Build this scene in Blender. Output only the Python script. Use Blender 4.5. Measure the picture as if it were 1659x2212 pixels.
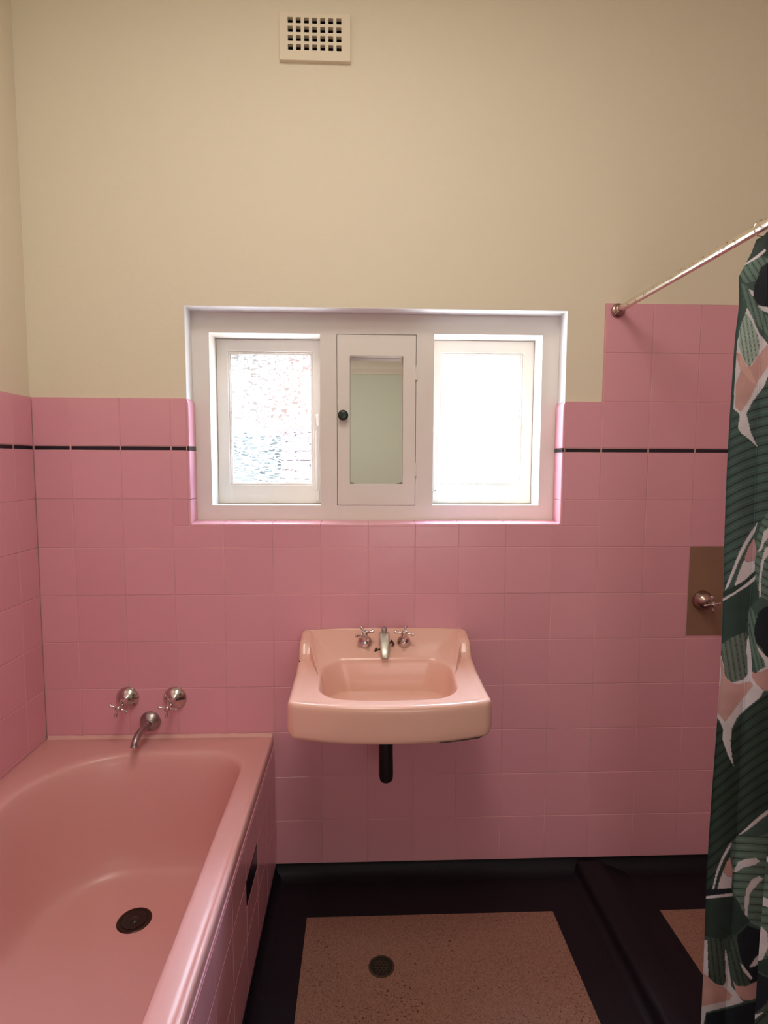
import bpy, bmesh, math, random
from mathutils import Vector, Matrix, noise

for o in list(bpy.data.objects):
    bpy.data.objects.remove(o, do_unlink=True)
S = bpy.context.scene
COL = S.collection
R = math.radians
PI = math.pi

# ------------------------------------------------------------------ camera
cam_d = bpy.data.cameras.new('camera')
cam = bpy.data.objects.new('camera', cam_d); COL.objects.link(cam)
YAW, PIT, ROL = .0384, .0857, .004
fw = Vector((math.sin(YAW)*math.cos(PIT), math.cos(YAW)*math.cos(PIT), -math.sin(PIT)))
rt = Vector((math.cos(YAW), -math.sin(YAW), 0)); up = rt.cross(fw)
r2 = rt*math.cos(ROL)+up*math.sin(ROL); u2 = -rt*math.sin(ROL)+up*math.cos(ROL)
M = Matrix((r2, u2, -fw)).transposed().to_4x4()
M.translation = Vector((0, -1.8642, 1.3463))
cam.matrix_world = M
cam_d.sensor_fit = 'VERTICAL'; cam_d.sensor_height = 24.0
cam_d.lens = 24.0*1261.6/2212
cam_d.clip_start = .02
S.camera = cam

# ------------------------------------------------------------------ view, world, lamps
S.view_settings.view_transform = 'Standard'
S.view_settings.look = 'None'
S.view_settings.exposure = 0.0
S.view_settings.gamma = 1.0
S.view_settings.use_curve_mapping = False

W = bpy.data.worlds.new('world'); S.world = W; W.use_nodes = True
wn = W.node_tree; wn.nodes.clear()
wo = wn.nodes.new('ShaderNodeOutputWorld'); bg = wn.nodes.new('ShaderNodeBackground')
tc = wn.nodes.new('ShaderNodeTexCoord'); sx = wn.nodes.new('ShaderNodeSeparateXYZ'); cr = wn.nodes.new('ShaderNodeValToRGB')
wn.links.new(tc.outputs['Generated'], sx.inputs[0]); wn.links.new(sx.outputs['Z'], cr.inputs[0])
wm = wn.nodes.new('ShaderNodeMapRange'); wm.inputs[1].default_value = -1; wm.inputs[2].default_value = 1
wn.links.new(sx.outputs['Z'], wm.inputs[0]); wn.links.new(wm.outputs[0], cr.inputs[0])
e = cr.color_ramp.elements      # bright sunlit ground, paler haze along the horizon, sky
e[0].position = .0; e[0].color = (8, 8, 8.2, 1)
e[1].position = 1.0; e[1].color = (2.0, 3.0, 4.5, 1)
k = e.new(.44); k.color = (8, 8, 8.2, 1)
k = e.new(.475); k.color = (.85, .88, .9, 1)
k = e.new(.56); k.color = (.90, .95, 1.0, 1)
k = e.new(.64); k.color = (2.0, 2.6, 3.6, 1)
wn.links.new(cr.outputs[0], bg.inputs[0]); bg.inputs[1].default_value = 2.6
wn.links.new(bg.outputs[0], wo.inputs[0])

def area(name, loc, aim, sx_, sy_, power, color):
    l = bpy.data.lights.new(name, 'AREA'); l.shape = 'RECTANGLE'; l.size = sx_; l.size_y = sy_
    l.energy = power; l.color = color
    o = bpy.data.objects.new(name, l); COL.objects.link(o); o.location = loc
    o.rotation_euler = (Vector(aim)-Vector(loc)).to_track_quat('-Z', 'Y').to_euler()
    return o
# diffuse ceiling light above and behind the camera, plus an added fill bulb and an added low fill at the back
def bulb(name, loc, rad, power, color):
    l = bpy.data.lights.new(name, 'POINT'); l.shadow_soft_size = rad; l.energy = power; l.color = color
    o = bpy.data.objects.new(name, l); COL.objects.link(o); o.location = loc
bulb('fill_bulb', (0, -1.85, 2.5), .14, 10.8, (1.0, .93, .84))  # added fill bulb, no fitting in the room
area('ceiling_light', (-.1, -1.15, 2.84), (-.1, -1.15, 0), .6, .6, 12.5, (1.0, .93, .86))
area('rear_fill_light', (.45, -3.45, 1.05), (0, 0, 1.3), .9, 1.0, 8, (1.0, .94, .91))  # added fill behind the camera, there is no doorway here
def sun(name, frm, angle, power, color):
    l = bpy.data.lights.new(name, 'SUN'); l.energy = power; l.angle = R(angle); l.color = color
    o = bpy.data.objects.new(name, l); COL.objects.link(o); o.location = (0, 4, 4)
    o.rotation_euler = Vector(frm).to_track_quat('Z', 'Y').to_euler()
# hazy bright sky above the window side of the house, in three very soft parts
sun('sky_daylight', (0, 1, 1.1), 66, 12.5, (.98, .98, 1.0))
sun('sky_daylight', (-.9, 1, 1.25), 66, 22, (1.0, .98, .96))
sun('sky_daylight', (.9, 1, 1.25), 66, 36, (.42, .69, 1.0))
for wx in (-.313, .415):      # portals only steer the sampling of the sky through the two panes
    o = area('daylight_portal', (wx, .225, 1.49), (wx, 0, 1.49), .30, .48, 1, (1, 1, 1))
    o.data.cycles.is_portal = True

# ------------------------------------------------------------------ material helpers
def srgb(r, g, b):
    f = lambda c: (c/12.92 if c <= .04045 else ((c+.055)/1.055)**2.4)
    return (f(r/255), f(g/255), f(b/255), 1)
def newmat(name):
    m = bpy.data.materials.new(name); m.use_nodes = True
    nt = m.node_tree; b = nt.nodes['Principled BSDF']
    return m, nt, b
def mat(name, col, rough=.5, metal=0, bump=0, bscale=200, spec=.5, var=0, vscale=6, coat=0):
    m, nt, b = newmat(name)
    b.inputs['Base Color'].default_value = (*col[:3], 1)
    b.inputs['Roughness'].default_value = rough; b.inputs['Metallic'].default_value = metal
    b.inputs['Specular IOR Level'].default_value = spec
    b.inputs['Coat Weight'].default_value = coat; b.inputs['Coat Roughness'].default_value = .05
    co = nt.nodes.new('ShaderNodeTexCoord')
    if bump:
        n = nt.nodes.new('ShaderNodeTexNoise'); n.inputs['Scale'].default_value = bscale; n.inputs['Detail'].default_value = 3
        nt.links.new(co.outputs['Object'], n.inputs['Vector'])
        bp = nt.nodes.new('ShaderNodeBump'); bp.inputs['Strength'].default_value = bump; bp.inputs['Distance'].default_value = .002
        nt.links.new(n.outputs['Fac'], bp.inputs['Height']); nt.links.new(bp.outputs[0], b.inputs['Normal'])
    if var:
        n = nt.nodes.new('ShaderNodeTexNoise'); n.inputs['Scale'].default_value = vscale; n.inputs['Detail'].default_value = 4
        nt.links.new(co.outputs['Object'], n.inputs['Vector'])
        r_ = nt.nodes.new('ShaderNodeValToRGB')
        r_.color_ramp.elements[0].position = .3; r_.color_ramp.elements[1].position = .7
        r_.color_ramp.elements[0].color = (*[c*(1-var) for c in col[:3]], 1)
        r_.color_ramp.elements[1].color = (*[min(1, c*(1+var)) for c in col[:3]], 1)
        nt.links.new(n.outputs['Fac'], r_.inputs[0]); nt.links.new(r_.outputs[0], b.inputs['Base Color'])
    return m
def island_mat(name, c1, c2, rough, bump=.04):
    m, nt, b = newmat(name)
    g = nt.nodes.new('ShaderNodeNewGeometry'); r_ = nt.nodes.new('ShaderNodeValToRGB')
    r_.color_ramp.elements[0].color = (*c1, 1); r_.color_ramp.elements[1].color = (*c2, 1)
    nt.links.new(g.outputs['Random Per Island'], r_.inputs[0]); nt.links.new(r_.outputs[0], b.inputs['Base Color'])
    b.inputs['Roughness'].default_value = rough
    co = nt.nodes.new('ShaderNodeTexCoord'); n = nt.nodes.new('ShaderNodeTexNoise'); n.inputs['Scale'].default_value = 14
    nt.links.new(co.outputs['Object'], n.inputs['Vector'])
    bp = nt.nodes.new('ShaderNodeBump'); bp.inputs['Strength'].default_value = bump; bp.inputs['Distance'].default_value = .02
    nt.links.new(n.outputs['Fac'], bp.inputs['Height']); nt.links.new(bp.outputs[0], b.inputs['Normal'])
    return m

M_PLASTER = mat('cream_plaster', (.80, .725, .57), .75, bump=.25, bscale=260, spec=.2)
M_GREEN = mat('pale_green_paint', (.80, .88, .78), .7, spec=.2)
M_CEIL = mat('ceiling_paint', (.88, .83, .70), .8, spec=.2)
M_WHITE = mat('white_gloss_paint', (.80, .745, .685), .38, bump=.05, bscale=60, var=.015, vscale=9)
M_TILE = island_mat('pink_glazed_tile', (.74, .345, .415), (.775, .37, .435), .22)
M_GROUT = mat('pink_grout', (.70, .37, .38), .8, var=.22, vscale=3.5)
M_BLACKTILE = mat('black_glazed_tile', (.012, .008, .016), .25)
M_TUB = mat('pink_bath_enamel', (.74, .385, .365), .3, coat=0)
M_BASIN = mat('peach_pink_porcelain', (.83, .495, .395), .22, coat=.1)
M_CHROME = mat('worn_chrome', (.62, .56, .55), .16, 1, var=.12, vscale=40)
M_DULL = mat('dull_chrome', (.42, .37, .37), .34, 1, var=.15, vscale=40)
M_NICKEL = mat('old_nickel_spout', (.66, .66, .56), .35, .75, var=.15, vscale=60)
M_BROWNCH = mat('bronzed_chrome', (.42, .30, .27), .25, 1)
M_BLACKPL = mat('black_rubber_pipe', (.006, .004, .006), .5, bump=.2, bscale=60)
M_HOLESHADE = mat('hole_shade_black', (.01, .008, .007), .8)  # near-black colour stands for the shade inside holes
M_VENT = mat('vent_cream_paint', (.83, .74, .575), .6, spec=.3)
M_KNOB = mat('dark_green_knob_paint', (.012, .028, .018), .3)
M_SEAL = mat('old_sealant', (.74, .43, .38), .6)
M_PLATE = mat('brown_cover_plate', (.28, .16, .10), .35, var=.08, vscale=8)
M_BRASS = mat('dark_brass', (.10, .07, .045), .5, .7)
M_STEEL = mat('worn_rail_steel', (.74, .70, .64), .24, 1)

# worn steel rail : brown pitting
nt = M_STEEL.node_tree; b = nt.nodes['Principled BSDF']
n = nt.nodes.new('ShaderNodeTexNoise'); n.inputs['Scale'].default_value = 120; n.inputs['Detail'].default_value = 5
co = nt.nodes.new('ShaderNodeTexCoord'); nt.links.new(co.outputs['Object'], n.inputs['Vector'])
r_ = nt.nodes.new('ShaderNodeValToRGB'); r_.color_ramp.elements[0].position = .33; r_.color_ramp.elements[1].position = .42
r_.color_ramp.elements[0].color = (.30, .20, .12, 1); r_.color_ramp.elements[1].color = (.80, .74, .64, 1)
nt.links.new(n.outputs['Fac'], r_.inputs[0]); nt.links.new(r_.outputs[0], b.inputs['Base Color'])

# terrazzo : black borders, flecked salmon panels laid into them (a box mask per panel)
PANELS = [(-.166, .593, -1.75, -.187), (.9275, 1.60, -1.75, -.1935)]
def terrazzo(name, panels):
    m, nt, b = newmat(name)
    N = nt.nodes.new; L = nt.links.new
    co = N('ShaderNodeTexCoord'); sp = N('ShaderNodeSeparateXYZ'); L(co.outputs['Object'], sp.inputs[0])
    def mth(op, a, v):
        k = N('ShaderNodeMath'); k.operation = op
        if hasattr(a, 'links'): L(a, k.inputs[0])
        else: k.inputs[0].default_value = a
        if hasattr(v, 'links'): L(v, k.inputs[1])
        else: k.inputs[1].default_value = v
        return k.outputs[0]
    mask = None
    for (x0, x1, y0, y1) in panels:
        a = mth('MULTIPLY', mth('GREATER_THAN', sp.outputs['X'], x0), mth('LESS_THAN', sp.outputs['X'], x1))
        c = mth('MULTIPLY', mth('GREATER_THAN', sp.outputs['Y'], y0), mth('LESS_THAN', sp.outputs['Y'], y1))
        a = mth('MULTIPLY', a, c)
        mask = a if mask is None else mth('MAXIMUM', mask, a)
    # salmon matrix
    n1 = N('ShaderNodeTexNoise'); n1.inputs['Scale'].default_value = 260; n1.inputs['Detail'].default_value = 4; n1.inputs['Roughness'].default_value = .7
    L(co.outputs['Object'], n1.inputs['Vector'])
    r1 = N('ShaderNodeValToRGB'); e = r1.color_ramp.elements
    e[0].position = .36; e[0].color = (.20, .095, .062, 1); e[1].position = .60; e[1].color = (.32, .175, .135, 1)
    L(n1.outputs['Fac'], r1.inputs[0])
    n4 = N('ShaderNodeTexNoise'); n4.inputs['Scale'].default_value = 150; n4.inputs['Detail'].default_value = 3; L(co.outputs['Object'], n4.inputs['Vector'])
    n5 = N('ShaderNodeTexNoise'); n5.inputs['Scale'].default_value = 9; n5.inputs['Detail'].default_value = 2; L(co.outputs['Object'], n5.inputs['Vector'])
    # rust flecks, denser towards the worn middle of the room
    wr = N('ShaderNodeMapRange'); L(sp.outputs['Y'], wr.inputs[0]); wr.inputs[1].default_value = -.32; wr.inputs[2].default_value = -.62; wr.inputs[3].default_value = .30; wr.inputs[4].default_value = .362
    fl = N('ShaderNodeMapRange'); L(mth('SUBTRACT', n4.outputs['Fac'], mth('MULTIPLY', mth('SUBTRACT', n5.outputs['Fac'], .5), .25)), fl.inputs[0])
    L(wr.outputs[0], fl.inputs[1]); L(mth('ADD', wr.outputs[0], .035), fl.inputs[2]); fl.inputs[3].default_value = .9; fl.inputs[4].default_value = 0
    rf = N('ShaderNodeMix'); rf.data_type = 'RGBA'; L(fl.outputs[0], rf.inputs[0]); L(r1.outputs[0], rf.inputs[6]); rf.inputs[7].default_value = (.075, .022, .006, 1)
    # black with pale specks
    v = N('ShaderNodeTexVoronoi'); v.inputs['Scale'].default_value = 90; L(co.outputs['Object'], v.inputs['Vector'])
    n2 = N('ShaderNodeTexNoise'); n2.inputs['Scale'].default_value = 25; L(co.outputs['Object'], n2.inputs['Vector'])
    s1 = mth('LESS_THAN', v.outputs['Distance'], mth('MULTIPLY', mth('SUBTRACT', n2.outputs['Fac'], .42), .5))
    mx0 = N('ShaderNodeMix'); mx0.data_type = 'RGBA'; L(s1, mx0.inputs[0])
    mx0.inputs[6].default_value = (.008, .006, .010, 1); mx0.inputs[7].default_value = (.05, .038, .042, 1)
    if panels:
        mx = N('ShaderNodeMix'); mx.data_type = 'RGBA'; L(mask, mx.inputs[0])
        L(mx0.outputs[2], mx.inputs[6]); L(rf.outputs[2], mx.inputs[7]); L(mx.outputs[2], b.inputs['Base Color'])
    else:
        L(mx0.outputs[2], b.inputs['Base Color'])
    b.inputs['Roughness'].default_value = .5; b.inputs['Specular IOR Level'].default_value = .22
    return m
M_FLOOR = terrazzo('terrazzo', PANELS)
M_BLACKTER = terrazzo('black_terrazzo', [])

# ------------------------------------------------------------------ mesh helpers
def link(name, bm, m, parent=None, smooth=False, loc=None, recalc=True):
    if recalc: bmesh.ops.recalc_face_normals(bm, faces=bm.faces)
    me = bpy.data.meshes.new(name); bm.to_mesh(me); bm.free()
    for mm in (m if isinstance(m, (list, tuple)) else [m]): me.materials.append(mm)
    if smooth is not False:
        for p in me.polygons: p.use_smooth = True
        if smooth is not True:
            me.set_sharp_from_angle(angle=R(smooth))
    o = bpy.data.objects.new(name, me); COL.objects.link(o)
    if parent is not None:
        o.parent = parent
        o.matrix_parent_inverse = Matrix.Translation(-PLOC.get(parent.name, Vector((0, 0, 0))))
    return o
PLOC = {}
def empty(name, loc, label, cat, group=None):
    o = bpy.data.objects.new(name, None); COL.objects.link(o); o.location = loc
    o.empty_display_size = .05
    PLOC[o.name] = Vector(loc); tag(o, label, cat, group); return o
def tag(o, label, cat, group=None):
    o['label'] = label; o['category'] = cat
    if group: o['group'] = group
    return o
def struct(o): o['kind'] = 'structure'; return o

def box(bm, x0, x1, y0, y1, z0, z1, mi=0):
    vs = [bm.verts.new((x, y, z)) for x in (x0, x1) for y in (y0, y1) for z in (z0, z1)]
    for f in ((0, 1, 3, 2), (4, 6, 7, 5), (0, 4, 5, 1), (2, 3, 7, 6), (0, 2, 6, 4), (1, 5, 7, 3)):
        bm.faces.new([vs[i] for i in f]).material_index = mi
def slab(bm, us, vs_, w0, w1, hole, axis='y'):
    """solid slab in the u-v plane with open cells where hole(u,v) is true (axis = thickness direction)"""
    P = {'y': lambda u, v, w: (u, w, v), 'x': lambda u, v, w: (w, u, v), 'z': lambda u, v, w: (u, v, w)}[axis]
    cache = {}
    def V(i, j, k):
        if (i, j, k) not in cache: cache[(i, j, k)] = bm.verts.new(P(us[i], vs_[j], (w0, w1)[k]))
        return cache[(i, j, k)]
    nu, nv = len(us)-1, len(vs_)-1
    solid = lambda i, j: 0 <= i < nu and 0 <= j < nv and not hole((us[i]+us[i+1])/2, (vs_[j]+vs_[j+1])/2)
    for i in range(nu):
        for j in range(nv):
            if not solid(i, j): continue
            for k in (0, 1): bm.faces.new([V(i, j, k), V(i+1, j, k), V(i+1, j+1, k), V(i, j+1, k)])
            if not solid(i-1, j): bm.faces.new([V(i, j, 0), V(i, j+1, 0), V(i, j+1, 1), V(i, j, 1)])
            if not solid(i+1, j): bm.faces.new([V(i+1, j, 0), V(i+1, j+1, 0), V(i+1, j+1, 1), V(i+1, j, 1)])
            if not solid(i, j-1): bm.faces.new([V(i, j, 0), V(i+1, j, 0), V(i+1, j, 1), V(i, j, 1)])
            if not solid(i, j+1): bm.faces.new([V(i, j+1, 0), V(i+1, j+1, 0), V(i+1, j+1, 1), V(i, j+1, 1)])
def bevel(o, w, seg=2, ang=40):
    md = o.modifiers.new('bevel', 'BEVEL'); md.width = w; md.segments = seg; md.limit_method = 'ANGLE'; md.angle_limit = R(ang)
    return o
def loft(bm, loops, close=True, cap0=False, cap1=False, mi=0):
    rows = [[bm.verts.new(p) for p in L_] for L_ in loops]
    n_ = len(rows[0])
    for a, c in zip(rows, rows[1:]):
        for i in range(n_ if close else n_-1):
            j = (i+1) % n_
            bm.faces.new((a[i], a[j], c[j], c[i])).material_index = mi
    if cap0: bm.faces.new(rows[0]).material_index = mi
    if cap1: bm.faces.new(rows[-1][::-1]).material_index = mi
    return rows
def frame_of(d):
    d = Vector(d).normalized(); a = Vector((1, 0, 0)) if abs(d.x) < .9 else Vector((0, 0, 1))
    u = d.cross(a).normalized(); return u, d.cross(u).normalized(), d
def lathe(bm, org, axis, prof, n_=32, cap0=True, cap1=True, mi=0):
    """prof = [(distance along axis, radius)]"""
    u, v, d = frame_of(axis); org = Vector(org)
    loops = [[org+d*h+u*(r*math.cos(2*PI*i/n_))+v*(r*math.sin(2*PI*i/n_)) for i in range(n_)] for h, r in prof]
    return loft(bm, loops, True, cap0, cap1, mi)
def tube(bm, pts, rad, n_=16, cap=True, flat=None, mi=0):
    pts = [Vector(p) for p in pts]; m_ = len(pts)
    rads = rad if isinstance(rad, (list, tuple)) else [rad]*m_
    loops = []; u = None
    for i, p in enumerate(pts):
        t = (pts[min(i+1, m_-1)]-pts[max(i-1, 0)]).normalized()
        if u is None: u, v, _ = frame_of(t)
        u = (u-t*u.dot(t)).normalized(); v = t.cross(u)
        loops.append([p+u*(rads[i]*math.cos(2*PI*k/n_))+v*(rads[i]*math.sin(2*PI*k/n_)) for k in range(n_)])
    return loft(bm, loops, True, cap, cap, mi)
def bez(p0, p1, p2, p3, n_=14):
    out = []
    for i in range(n_+1):
        t = i/n_; a = (1-t)**3; b_ = 3*t*(1-t)**2; c = 3*t*t*(1-t); d = t**3
        out.append(Vector(p0)*a+Vector(p1)*b_+Vector(p2)*c+Vector(p3)*d)
    return out

def tile(bm, P, u0, u1, v0, v1, mi=0, g=.0006, th=.008, ch=.0014):
    """a glazed tile standing on its wall : P maps (u, v, height) to the room"""
    u0 += g; u1 -= g; v0 += g; v1 -= g
    if u1-u0 < .003 or v1-v0 < .003: return
    a = [bm.verts.new(P(u, v, 0)) for u, v in ((u0, v0), (u1, v0), (u1, v1), (u0, v1))]
    m_ = [bm.verts.new(P(u, v, th-ch)) for u, v in ((u0, v0), (u1, v0), (u1, v1), (u0, v1))]
    c = [bm.verts.new(P(u, v, th)) for u, v in ((u0+ch, v0+ch), (u1-ch, v0+ch), (u1-ch, v1-ch), (u0+ch, v1-ch))]
    for i in range(4):
        j = (i+1) % 4
        bm.faces.new((a[i], a[j], m_[j], m_[i])).material_index = mi
        bm.faces.new((m_[i], m_[j], c[j], c[i])).material_index = mi
    bm.faces.new(c).material_index = mi
    bm.faces.new(a[::-1]).material_index = mi

# key heights of the tile courses (measured from the joint lines)
Z_TOP, Z_ST, Z_SB = 1.5406, 1.3925, 1.3790
ROWS = [Z_SB-.1535*k for k in range(9)]; ROWS[-1] = .1525; ROWS.append(.0006)
COLS = [-1.019, -.906, -.7535, -.597, -.4395, -.285, -.131, .0215, .173, .3145, .468, .6205, .7715, .9260, 1.0805, 1.234, 1.3875, 1.541, 1.6945, 1.76]
WX0, WX1, WZ0, WZ1 = -.5475, .651, 1.1405, 1.8240    # window recess

# ------------------------------------------------------------------ room shell
XL, XR, YF, ZC, ZF = -1.027, 1.768, -3.6, 2.86, -.04
VX0, VX1, VZ0, VZ1 = -.222, -.060, 2.558, 2.662
bm = bmesh.new()
slab(bm, sorted([XL-.2, VX0, VX1, WX0-.001, WX1+.001, XR+.2]),
     sorted([ZF-.1, WZ0-.001, WZ1+.001, VZ0, VZ1, ZC+.1]), .008, .24,
     lambda u, v: (WX0 < u < WX1 and WZ0 < v < WZ1) or (VX0 < u < VX1 and VZ0 < v < VZ1))
wall_back = struct(link('wall_back', bm, M_PLASTER))
bm = bmesh.new(); box(bm, XL-.2, XL, YF-.2, .24, ZF-.1, ZC+.1); wall_left = struct(link('wall_left', bm, M_PLASTER))
bm = bmesh.new(); box(bm, XR, XR+.2, YF-.2, .24, ZF-.1, ZC+.1); wall_right = struct(link('wall_right', bm, M_PLASTER))
bm = bmesh.new(); box(bm, XL, XR, YF-.2, YF, ZF-.1, ZC+.1); struct(link('wall_front', bm, M_GREEN))
bm = bmesh.new(); box(bm, XL-.2, XR+.2, YF-.2, .24, ZC, ZC+.1); struct(link('ceiling', bm, M_CEIL))
bm = bmesh.new(); box(bm, XL-.2, XR+.2, YF-.2, .24, ZF-.1, ZF); struct(link('floor', bm, M_FLOOR))

# cornice along the wall behind the camera (seen in the cabinet mirror)
def cornice():
    bm = bmesh.new()
    prof = [(0, ZC-.12), (.018, ZC-.12), (.018, ZC-.098), (.026, ZC-.095), (.026, ZC-.082)]
    for i in range(9):
        a = i/8*PI/2
        prof.append((.034+.085*(1-math.cos(a)), ZC-.078+.066*math.sin(a)))
    prof += [(.125, ZC-.008), (.125, ZC), (0, ZC)]
    loft(bm, [[(x, YF+p[0], p[1]) for p in prof] for x in (XL, XR)], True, True, True)
    return struct(link('trim_2', bm, mat('cornice_white', (.92, .87, .78), .6), None, 25))
cornice()

# tiles on the window wall
bm = bmesh.new()
P = lambda u, v, h: (u, .008-h, v)
def cell(u0, u1, v0, v1, mi=0):
    ox0, ox1, oz0 = WX0-.0005, WX1+.0005, WZ0
    if u1 <= ox0 or u0 >= ox1 or v1 <= oz0:
        tile(bm, P, u0, u1, v0, v1, mi); return
    if v0 < oz0 - .004: tile(bm, P, u0, u1, v0, oz0, mi)
    lo = max(v0, oz0)
    if u0 < ox0: tile(bm, P, u0, ox0, lo, v1, mi)
    if u1 > ox1: tile(bm, P, ox1, u1, lo, v1, mi)
NB = [(Z_ST, Z_TOP)]+[(ROWS[i+1], ROWS[i]) for i in range(len(ROWS)-1)]
for (v0, v1) in NB:
    for u0, u1 in zip(COLS, COLS[1:]):
        if v0 >= WZ0 and u1 <= WX0+.11 and u0 > -.45: continue
        cell(u0, u1, v0, v1)
for u0, u1 in zip(COLS, COLS[1:]):
    if u0 > .76:
        tile(bm, P, u0+(.001 if u0 < .8 else 0), u1, 1.5406, 1.6945); tile(bm, P, u0+(.001 if u0 < .8 else 0), u1, 1.6945, 1.8478)
    # liner strip pieces
    a, c = u0+.0022, u1-.0022
    if a < WX0 and c > WX0: c = WX0-.004
    if a > WX0 and c < WX1: continue
    if a < WX1 and c > WX1: a = WX1+.004
    tile(bm, P, a, c, Z_SB+.0005, Z_ST-.0005, 1, 0)
box(bm, WX0-.0062, WX0-.003, 0, .006, Z_SB+.0005, Z_ST-.0005, 1)
box(bm, WX1+.003, WX1+.0052, 0, .006, Z_SB+.0005, Z_ST-.0005, 1)
link('wall_tiles', bm, [M_TILE, M_BLACKTILE], wall_back)
bm = bmesh.new()       # grout bed
slab(bm, [COLS[0], WX0-.0005, WX1+.0005, .7708, COLS[-1]], [0, WZ0, Z_TOP, 1.848], .0009, .0082,
     lambda u, v: (WX0 < u < WX1 and v > WZ0) or (u < .77 and v > Z_TOP))
link('grout', bm, M_GROUT, wall_back)

# tiled reveals of the window recess, with rounded noses
def reveal(side):
    bm = bmesh.new()
    X = WX0 if side < 0 else WX1
    Pv = (lambda u, v, h: (X+h, u, v)) if side < 0 else (lambda u, v, h: (X-h, u, v))
    zs = [WZ0, 1.2255, Z_SB-.0005, Z_SB+.0008, Z_ST-.0008, Z_ST+.0005, 1.5406]
    def piece(z0, z1, mi, top=False):
        prof = [(.075, 0)]
        loop = []
        ys = [(.0745, .0), (.0745, .0075), (.006, .0075)]+[(.006-.006*math.sin(a), .0015+.006*math.cos(a)) for a in [PI/10*i for i in range(1, 6)]]+[(0, 0)]
        zt = [z0, z1-.018, z1-.009, z1-.003, z1] if top else [z0, z1]
        sc = [1, 1, .8, .45, .05] if top else [1, 1]
        loft(bm, [[Pv(y, z, max(h*s, 0.0003) if h else 0) for y, h in ys] for z, s in zip(zt, sc)], True, True, True, mi)
    piece(WZ0+.001, 1.2247, 0); piece(1.2259, Z_SB-.0004, 0); piece(Z_SB+.0006, Z_ST-.0006, 1); piece(Z_ST+.0006, 1.5406, 0, True)
    link('reveal_tiles', bm, [M_TILE, M_BLACKTILE], wall_back, 35)
reveal(-1); reveal(1)
bm = bmesh.new()
xs = [WX0+.008, -.44, -.285, -.131, .0215, .173, .3145, .468, .62, WX1-.008]
for a, c in zip(xs, xs[1:]):
    pr = [(.0745, 0), (.0745, .0125), (.006, .0085)]+[(.006-.006*math.sin(t), .0025+.006*math.cos(t)) for t in [PI/10*i for i in range(1, 6)]]+[(0, 0)]
    loft(bm, [[(x, y, WZ0+h) for y, h in pr] for x in (a+.0005, c-.0005)], True, True, True)
link('sill_tiles', bm, M_TILE, wall_back, 35)

# white painted plaster inside the recess, above the tiles
M_REVEAL = mat('white_reveal_paint', (.87, .87, .87), .5)
bm = bmesh.new()
box(bm, WX0, WX1, .0078, .0745, WZ1-.0005, WZ1+.0012)
box(bm, WX0-.0012, WX0+.0005, .0078, .0745, 1.5408, WZ1); box(bm, WX1-.0005, WX1+.0012, .0078, .0745, 1.5408, WZ1)
link('reveal_plaster', bm, M_REVEAL, wall_back)

# left wall tiles
bm = bmesh.new()
P = lambda u, v, h: (XL+h, u, v)
LY = [0]+[-.104-.1535*i for i in range(23)]; LY = [y for y in LY if y > YF]+[YF]
for (v0, v1) in NB:
    for a, c in zip(LY, LY[1:]): tile(bm, P, c, a, v0, v1)
for a, c in zip(LY, LY[1:]): tile(bm, P, c+.002, a-.002, Z_SB+.0005, Z_ST-.0005, 1, 0)
link('wall_tiles', bm, [M_TILE, M_BLACKTILE], wall_left)
bm = bmesh.new(); box(bm, XL-.001, XL+.0071, YF, -.0001, 0, Z_TOP); link('grout', bm, M_GROUT, wall_left)
# right wall tiles (shower side)
bm = bmesh.new()
P = lambda u, v, h: (XR-h, u, v)
for (v0, v1) in NB+[(1.5406, 1.6945), (1.6945, 1.8478)]:
    for k in range(12): tile(bm, P, -.1535*(k+1), -.1535*k-.0001, v0, v1)
for k in range(12): tile(bm, P, -.1535*(k+1)+.002, -.1535*k-.002, Z_SB, Z_ST, 1, 0)
link('wall_tiles', bm, [M_TILE, M_BLACKTILE], wall_right)
bm = bmesh.new(); box(bm, XR-.006, XR+.001, -1.842, -.0001, 0, 1.848); link('grout', bm, M_GROUT, wall_right)

# coved black terrazzo skirtings
def cove(name, p0, p1, nrm, r=.048, h=.04):
    bm = bmesh.new(); prof = [(.0, -h-.001), (0, 0), (.003, 0)]
    for i in range(9):
        a = i/8*PI/2
        prof.append((.003+r*(1-math.cos(a)), -h+h*(1-math.sin(a))+.0005))
    prof.append((.003+r, -h-.001))
    nrm = Vector(nrm)
    loft(bm, [[Vector((*p, 0))+nrm*d+Vector((0, 0, z)) for d, z in prof] for p in (p0, p1)], True, True, True)
    return struct(link(name, bm, M_BLACKTER, None, 30))
cove('baseboard_back', (-.2880, .0075), (1.76, .0075), (0, -1, 0))
cove('baseboard_left', (-.2870, -.012), (-.285, -1.66), (1, 0, 0), .03)
cove('baseboard_right', (1.762, -.05), (1.762, YF), (-1, 0, 0))

# low shower kerb in black terrazzo
bm = bmesh.new()
prof = [(.700, -.041), (.708, -.0395), (.720, -.036), (.727, -.030), (.731, -.016), (.737, -.008), (.748, -.005), (.775, -.004), (.800, -.006), (.818, -.012), (.840, -.022), (.870, -.032), (.900, -.0385), (.912, -.041)]
loft(bm, [[(x, y, z) for x, z in prof] for y in (-.012, -.045, -1.84)], True, True, True)
struct(link('trim_3', bm, M_BLACKTER, None, 60))

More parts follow.
